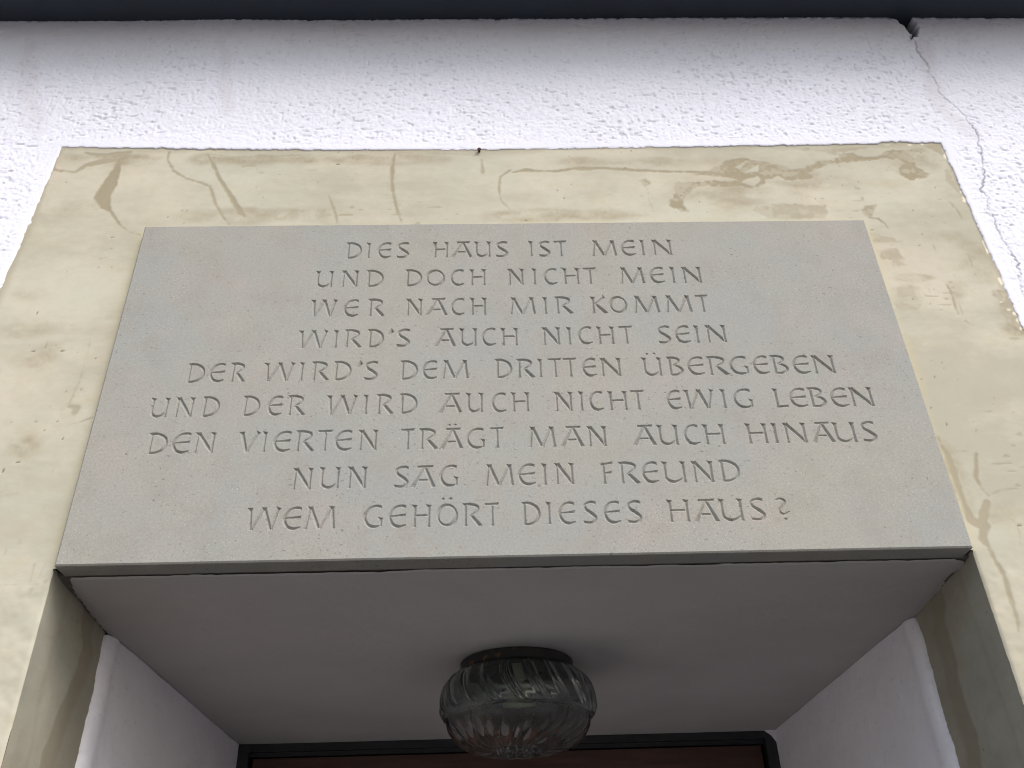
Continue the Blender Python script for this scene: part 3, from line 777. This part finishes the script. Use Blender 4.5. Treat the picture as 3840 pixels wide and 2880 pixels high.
def dot(x, y, r):
    return ('dot', x, y, r)

def glyph(ch, w):
    S = []
    if ch == 'D':
        S = [stem(.10, .0, [(0, .07), (.13, .06), (.5, .055), (.86, .058), (1, .062)]),
             curve((.0, .955, .055), (w * .40, .965, .058), (w * .80, .80, .062), (w * .945, .50, .060), (w * .80, .20, .056), (w * .45, .055, .055), (.07, .045, .045), c0=.5)]
    elif ch in 'EC' or ch == 'G':
        e = w if ch != 'G' else w * .96
        S = [curve((e * .97, .895, .060), (e * .70, .955, .055), (e * .34, .86, .050), (e * .09, .52, .056), (e * .26, .17, .064), (e * .60, .05, .062), (e * .99, .125, .030), c0=.25)]
        if ch == 'E':
            S.append(bar(w * .10, .50, w * .97, .545, .030, .060))
        if ch == 'G':
            S.append(seg(w * .90, .46, w * .90, .06, [(0, .098), (.22, .056), (.7, .048), (1, .055)], -.3, .15))
    elif ch == 'S':
        S = [curve((w * .96, .905, .060), (w * .62, .960, .056), (w * .22, .85, .052), (w * .26, .65, .060), (w * .62, .46, .070), (w * .88, .26, .060), (w * .62, .06, .056), (w * .05, .085, .058), c0=.3, c1=.25)]
    elif ch == 'H':
        S = [stem(.10), stem(w - .10), bar(.10, .515, w - .10, .53, .046, .046, 0, 0)]
    elif ch in 'AÄ':
        S = [seg(w * .54, .95, .07, .0, [(0, .040), (.5, .046), (1, .072)], 0, .3), seg(w * .55, .95, w - .08, .0, [(0, .055), (.5, .068), (1, .082)], 0, -.1),
             bar(w * .24, .955, w * .90, .965, .048, .052, 0, -.3), bar(w * .30, .335, w * .74, .345, .042, .044, 0, 0)]
    elif ch in 'UÜ':
        S = [(catmull([(.09, 1.0, .106), (.085, .86, .064), (.08, .5, .056), (.12, .2, .058), (w * .40, .055, .062), (w * .68, .12, .046), (w - .12, .28, .022)]), -.16, 0, True), stem(w - .10)]
    elif ch == 'M':
        S = [seg(w * .15, 1, .06, 0, THIN, -.16, .1), seg(w * .15, .99, w * .47, .03, [(0, .088), (.15, .068), (1, .062)], -.1, .1),
             seg(w * .85, .99, w * .49, .02, THIN, .1, 0), seg(w * .84, 1, w - .08, 0, LEG, -.16, .1)]
    elif ch == 'N':
        S = [seg(.10, 1, .09, 0, THIN, -.16, .1), seg(.11, .985, w - .10, .06, [(0, .080), (.15, .068), (1, .064)], -.1, 0), seg(w - .10, 1, w - .10, 0, STEM, -.16, .1)]
    elif ch == 'I':
        S = [seg(w * .5, 1, w * .5, 0, [(0, max(.098, w * .34)), (.14, .066), (.5, .056), (.86, .060), (1, .078)], -.2, .1)]
    elif ch == 'T':
        S = [bar(.02, .955, w - .02, .970, .048, .056, .3, -.4), seg(w * .52, .95, w * .52, 0, [(0, .056), (.5, .050), (.86, .058), (1, .078)], 0, .1)]
    elif ch == 'W':
        S = [seg(.06, 1, w * .13, 0, STEM, -.16, .0), seg(w * .50, .99, w * .15, .01, THIN, -.1, .2), seg(w * .48, 1, w * .76, 0, LEG, -.16, 0), seg(w * .95, 1, w * .77, .02, THIN, -.16, .1)]
    elif ch == 'R':
        S = [stem(.11, .0, [(0, .070), (.13, .060), (.5, .054), (.86, .060), (1, .078)]),
             curve((.0, .955, .055), (w * .42, .965, .060), (w * .78, .86, .062), (w * .74, .66, .050), (w * .44, .485, .034), c0=.5),
             seg(w * .42, .50, w - .05, .0, [(0, .050), (.3, .070), (1, .080)], 0, -.3)]
    elif ch == 'K':
        S = [stem(.10), seg(w * .88, 1, .17, .52, THIN, -.3, 0), seg(.22, .56, w - .06, .0, [(0, .055), (.4, .072), (1, .080)], 0, -.3)]
    elif ch in 'OÖ':
        pts = []
        for i in range(25):
            a = 2 * math.pi * i / 24 + .4
            pts.append((w * .5 + (w * .5 - .06) * math.cos(a), .505 + .445 * math.sin(a), .056 + .012 * math.cos(2 * (a - 2.3))))
        S = [(pts, 0, 0, False)]
    elif ch == 'B':
        S = [stem(.12, .0, [(0, .070), (.13, .060), (.5, .056), (.86, .058), (1, .060)]),
             curve((.0, .955, .055), (w * .42, .965, .058), (w * .74, .86, .058), (w * .66, .67, .046), (w * .36, .54, .034), c0=.5),
             curve((w * .36, .55, .034), (w * .72, .47, .056), (w * .90, .27, .064), (w * .66, .075, .056), (.10, .045, .046))]
    elif ch == 'V':
        S = [seg(.06, 1, w * .42, .0, [(0, .106), (.13, .072), (1, .064)], -.16, .1), seg(w * .93, 1, w * .44, .02, THIN, -.16, .0)]
    elif ch == 'F':
        S = [stem(.12, .0, [(0, .066), (.13, .060), (.5, .054), (.86, .060), (1, .078)]), bar(.0, .90, w * .98, .985, .050, .056), bar(.12, .50, w * .86, .545, .034, .056)]
    elif ch == 'L':
        S = [stem(.12), bar(.10, .055, w * .98, .085, .052, .056)]
    elif ch == "'":
        S = [seg(w * .80, .97, w * .10, .68, [(0, .10), (1, .045)], -.4, 0)]
    elif ch == '?':
        S = [curve((w * .03, .90, .040), (w * .42, .965, .046), (w * .74, .86, .052), (w * .58, .68, .046), (w * .24, .52, .042), (w * .22, .36, .050), (w * .52, .28, .046), (w * .97, .40, .030)), dot(w * .55, .07, .075)]
    if ch == 'Ä':
        S += [dot(w * .40, 1.16, .075), dot(w * .66, 1.17, .075)]
    elif ch == 'Ü':
        S += [dot(w * .30, 1.20, .075), dot(w * .68, 1.21, .075)]
    elif ch == 'Ö':
        S += [dot(w * .30, 1.22, .085), dot(w * .65, 1.23, .085)]
    return S

def carve(D, X, Z, strokes):
    """D: depth field (inside distance), in cap heights, on arrays X, Z also in cap heights."""
    for s in strokes:
        if s[0] == 'dot':
            _, x, z, r = s
            np.maximum(D, (r - np.abs(X - x) * 0.85 - np.abs(Z - z)) * 0.85, out=D)
            continue
        pts, c0, c1, caps = s
        best = np.full(X.shape, -1.0)
        n = len(pts) - 1
        arc = [0.0]
        for p, q in zip(pts[:-1], pts[1:]):
            arc.append(arc[-1] + math.hypot(q[0] - p[0], q[1] - p[1]))
        a0 = math.atan2(pts[1][1] - pts[0][1], pts[1][0] - pts[0][0]) + c0
        a1 = math.atan2(pts[-2][1] - pts[-1][1], pts[-2][0] - pts[-1][0]) + c1
        cap0 = ((X - pts[0][0]) * math.cos(a0) + (Z - pts[0][1]) * math.sin(a0)) * 1.15
        cap1 = ((X - pts[-1][0]) * math.cos(a1) + (Z - pts[-1][1]) * math.sin(a1)) * 1.15
        for i in range(n):
            (xa, za, wa), (xb, zb, wb) = pts[i], pts[i + 1]
            dx, dz = xb - xa, zb - za
            L2 = dx * dx + dz * dz
            if L2 < 1e-9:
                continue
            tt = ((X - xa) * dx + (Z - za) * dz) / L2
            lo = -9.0 if (i == 0 and caps) else 0.0
            hi = 9.0 if (i == n - 1 and caps) else 1.0
            t = np.clip(tt, lo, hi)
            tc = np.clip(tt, 0, 1)
            d = np.hypot(X - xa - t * dx, Z - za - t * dz)
            v = (wa + (wb - wa) * tc) * 1.30 - d
            if caps and arc[i] < 0.20:
                v = np.minimum(v, cap0)
            if caps and arc[-1] - arc[i + 1] < 0.20:
                v = np.minimum(v, cap1)
            np.maximum(best, v, out=best)
        np.maximum(D, best, out=D)

plaque = tag(empty('stone_plaque', (0, 0, ZB)), 'grey sandstone plaque carved with nine lines of German verse above the door', 'plaque')
plaque_verts, plaque_quads, plaque_attr = [], [], 0
line_parts = []

def build_plaque():
    DX = 0.00062
    Vs, Qs, off = [], [], 0
    def add(V, Q):
        nonlocal off
        Vs.append(V); Qs.append(Q + off); off += len(V)
    W2 = 0.625 - 0.0022
    z_edges = [ZPT - 0.0022]
    def rect(x0, x1, z0, z1):
        V = np.array([(x0, 0, z0), (x1, 0, z0), (x1, 0, z1), (x0, 0, z1)])
        add(V, np.array([[0, 1, 2, 3]]))
    ztop_prev = ZPT - 0.0022
    for li, (zt_, zb_, txt) in enumerate(LINES):
        zt = TOP0 - PITCH * li
        zb = zt - CAP
        toks = txt.split()
        uml = any(t[0] in 'ÄÖÜ' for t in toks)
        z1 = zt + (0.0125 if uml else 0.004)
        z0 = zb - 0.004
        letters = []
        for t in toks:
            ch = t[0]
            a, b = t[1:].split(',')
            letters.append((ch, float(a) * 1e-4, float(b) * 1e-4))
        x0 = letters[0][1] - 0.008
        x1 = letters[-1][2] + 0.008
        nx = int((x1 - x0) / DX) + 1
        nz = int((z1 - z0) / DX) + 1
        xs = np.linspace(x0, x1, nx); zs = np.linspace(z0, z1, nz)
        X, Z = np.meshgrid(xs, zs)
        D = np.full(X.shape, -1.0)
        for ch, a, b in letters:
            lift = random.uniform(-.02, .02)
            i0 = np.searchsorted(xs, a - 0.006); i1 = np.searchsorted(xs, b + 0.006)
            w = (b - a) / CAP
            xr = (X[:, i0:i1] - a) / CAP
            zr = (Z[:, i0:i1] - zb) / CAP + lift * 0.5
            sub = D[:, i0:i1]
            carve(sub, xr, zr, glyph(ch, w))
            D[:, i0:i1] = sub
        depth = np.clip(D, 0, None) * CAP * 1.12
        wob = 1 + 0.10 * vnoise(X, Z, 0.004, 200 + li)
        Y = depth * wob + np.where(depth > 0, 0.00010 * vnoise(X, Z, 0.0016, 220 + li), 0)
        V = np.stack([X.ravel(), Y.ravel(), Z.ravel()], 1)
        Q = quads_of(nx, nz)
        cut = (Y > 0)
        anyc = cut[:-1, :-1] | cut[1:, :-1] | cut[:-1, 1:] | cut[1:, 1:]
        V_ = V - np.array([0, 0, ZB])
        words = {0: 'DIES HAUS IST MEIN', 1: 'UND DOCH NICHT MEIN', 2: 'WER NACH MIR KOMMT', 3: "WIRD'S AUCH NICHT SEIN",
                 4: "DER WIRD'S DEM DRITTEN \u00dcBERGEBEN", 5: 'UND DER WIRD AUCH NICHT EWIG LEBEN',
                 6: 'DEN VIERTEN TR\u00c4GT MAN AUCH HINAUS', 7: 'NUN SAG MEIN FREUND', 8: 'WEM GEH\u00d6RT DIESES HAUS?'}[li]
        o = grid_obj('engraved_line', V_, Q, M_PLAQUE, plaque, smooth=False)
        o['label'] = 'engraved line reading ' + words
        rect(-W2, W2, z1, ztop_prev)
        rect(-W2, x0, z0, z1)
        rect(x1, W2, z0, z1)
        ztop_prev = z0
    rect(-W2, W2, ZB + 0.0022, ztop_prev)
    # chamfer and sides
    f = [(-W2, 0, ZB + .0022), (W2, 0, ZB + .0022), (W2, 0, ZPT - .0022), (-W2, 0, ZPT - .0022)]
    m = [(-.625, .0020, ZB), (.625, .0020, ZB), (.625, .0020, ZPT), (-.625, .0020, ZPT)]
    bk = [(x, 0.0372, z) for x, y, z in m]
    V = np.array(f + m + bk)
    Q = []
    for i in range(4):
        j = (i + 1) % 4
        Q.append([i, 4 + i, 4 + j, j])
        Q.append([4 + i, 8 + i, 8 + j, 4 + j])
    Q.append([8, 11, 10, 9])
    add(V, np.array(Q))
    V = np.concatenate(Vs) - np.array([0, 0, ZB])
    # rounded chips knocked off the upper corners and lower edge stay tiny
    o = grid_obj('slab', V, np.concatenate(Qs), M_PLAQUE, plaque, smooth=False)
build_plaque()

# ------------------------------------------------------------------ ceiling lamp
LX, LY = 0.005, 0.505
lamp = tag(empty('ceiling_lamp', (LX, LY, ZS)), 'round pressed glass ceiling lamp hanging under the entrance ceiling', 'lamp')

def revolve(name, prof, mat, parent, n=64, mod=None, smooth=True, close=True):
    vs, fs = [], []
    m = len(prof)
    for i, (r, z) in enumerate(prof):
        for k in range(n):
            a = 2 * math.pi * k / n
            rr, zz = (r, z) if mod is None else mod(r, z, a, i / (m - 1))
            vs.append((rr * math.cos(a), rr * math.sin(a), zz))
    for i in range(m - 1):
        for k in range(n):
            k2 = (k + 1) % n
            fs.append((i * n + k, (i + 1) * n + k, (i + 1) * n + k2, i * n + k2))
    return obj(name, vs, fs, mat, parent, smooth)

# black mounting ring
revolve('mounting_ring', [(0.0, 0.0), (0.100, 0.0), (0.103, -0.003), (0.103, -0.0135), (0.098, -0.022), (0.060, -0.025), (0.058, -0.010), (0.0, -0.010)], M_RING, lamp, 72, smooth=False)

def glass_profile():
    pts = [(0.100, -0.0165), (0.112, -0.0235), (0.124, -0.036), (0.132, -0.050), (0.1360, -0.068), (0.1372, -0.084), (0.1362, -0.0925), (0.1352, -0.0965), (0.1335, -0.0985),
           (0.1300, -0.0995), (0.1285, -0.1040), (0.1250, -0.115), (0.113, -0.129), (0.094, -0.1405), (0.070, -0.148), (0.044, -0.1505), (0.024, -0.151), (0.002, -0.1515)]
    c = catmull([(r, z, 0) for r, z in pts], 9)
    return [(p[0], p[1]) for p in c]
GP = glass_profile()
NRIB, NPET = 20, 14
def glass_mod(r, z, a, t):
    # outer relief: S-shaped ribs on the drum, petals on the bowl
    if z > -0.098:
        k = min(max((z + 0.098) / 0.078, 0), 1)
        sw = a - 0.24 * (1 - k) ** 2.2
        s = (sw * NRIB / (2 * math.pi)) % 1.0
        env = min(1.0, math.sin(k * math.pi) * 1.8)
        rib = (math.exp(-((s - 0.25) / 0.07) ** 2) + 0.8 * math.exp(-((s - 0.52) / 0.06) ** 2)) * 0.0048 - 0.0016 * math.exp(-((s - 0.38) / 0.06) ** 2)
        return r + rib * env, z
    q = (0.130 - r) / 0.130
    sw = a + 0.45 * q
    s = (sw * NPET / (2 * math.pi)) % 1.0
    env = max(0.0, math.sin(min(max((q + 0.03) / 0.70, 0), 1) * math.pi)) ** 0.5
    pet = (abs(math.sin(s * math.pi)) ** 0.5 - 0.45 * math.exp(-((s - 0.5) / 0.12) ** 2)) * 0.0085 * env
    bead = 0.0
    if r < 0.044:
        for bx, by, br in BEADS:
            d2 = (r * math.cos(a) - bx) ** 2 + (r * math.sin(a) - by) ** 2
            if d2 < br * br:
                bead = max(bead, math.sqrt(br * br - d2) * 1.1)
    return r, z - pet - bead
BEADS = [(0, 0, 0.011)] + [(0.017 * math.cos(i * 1.047 + .3), 0.017 * math.sin(i * 1.047 + .3), 0.0095) for i in range(6)] + [(0.032 * math.cos(i * .5236), 0.032 * math.sin(i * .5236), 0.009) for i in range(12)]

def build_glass():
    n = 384
    vs, fs = [], []
    outer = []
    prof = GP
    m = len(prof)
    for i, (r, z) in enumerate(prof):
        for k in range(n):
            a = 2 * math.pi * k / n
            rr, zz = glass_mod(r, z, a, i / (m - 1))
            vs.append((rr * math.cos(a), rr * math.sin(a), zz))
    ic = catmull([(r, z, 0) for r, z in ((0.0955, -0.0168), (0.118, -0.031), (0.1295, -0.056), (0.1318, -0.078), (0.1275, -0.096), (0.116, -0.114), (0.094, -0.1285), (0.066, -0.1375), (0.034, -0.1415), (0.002, -0.1425))], 9)
    inner = [(p[0], min(p[1], -0.0168)) for p in ic]
    mi = len(inner)
    for i, (r, z) in enumerate(inner):
        for k in range(n):
            a = 2 * math.pi * k / n
            vs.append((r * math.cos(a), r * math.sin(a), z))
    o = m * n
    for i in range(m - 1):
        for k in range(n):
            k2 = (k + 1) % n
            fs.append((i * n + k, (i + 1) * n + k, (i + 1) * n + k2, i * n + k2))
    for i in range(mi - 1):
        for k in range(n):
            k2 = (k + 1) % n
            fs.append((o + i * n + k, o + i * n + k2, o + (i + 1) * n + k2, o + (i + 1) * n + k))
    for k in range(n):
        k2 = (k + 1) % n
        fs.append((k, k2, o + k2, o + k))
    fs.append(tuple((m - 1) * n + k for k in range(n))[::-1])
    fs.append(tuple(o + (mi - 1) * n + k for k in range(n)))
    obj('glass_shade', vs, fs, M_GLASS, lamp, True)
build_glass()

def bulb_prof():
    c = [(0.013, -0.028), (0.013, -0.040), (0.016, -0.050), (0.024, -0.062), (0.029, -0.075), (0.029, -0.088), (0.022, -0.102), (0.010, -0.109), (0.0005, -0.110)]
    return [(p[0], p[1]) for p in catmull([(r, z, 0) for r, z in c], 4)]
bl = revolve('light_bulb', bulb_prof(), M_BULB, lamp, 36)
bs = revolve('bulb_socket', [(0.0, -0.0105), (0.018, -0.0105), (0.018, -0.034), (0.0135, -0.036), (0.0, -0.036)], M_BULB, lamp, 32, smooth=False)

# ------------------------------------------------------------------ small nail in the joint above the surround
def build_nail():
    n = 12
    vs, fs = [], []
    for y, r in ((0.024, .0022), (0.0144, .0022), (0.0142, .0038), (0.0128, .0034), (0.0122, .0016)):
        for k in range(n):
            a = 2 * math.pi * k / n
            vs.append((r * math.cos(a), y, r * math.sin(a)))
    for i in range(4):
        for k in range(n):
            fs.append((i * n + k, i * n + (k + 1) % n, (i + 1) * n + (k + 1) % n, (i + 1) * n + k))
    fs.append(tuple(range(n)))
    fs.append(tuple(4 * n + k for k in range(n))[::-1])
    o = obj('nail', vs, fs, M_RUST)
    o.location = (-0.050, 0, 2.9335)
    tag(o, 'small rusty nail head at the top edge of the cream surround', 'nail')
build_nail()
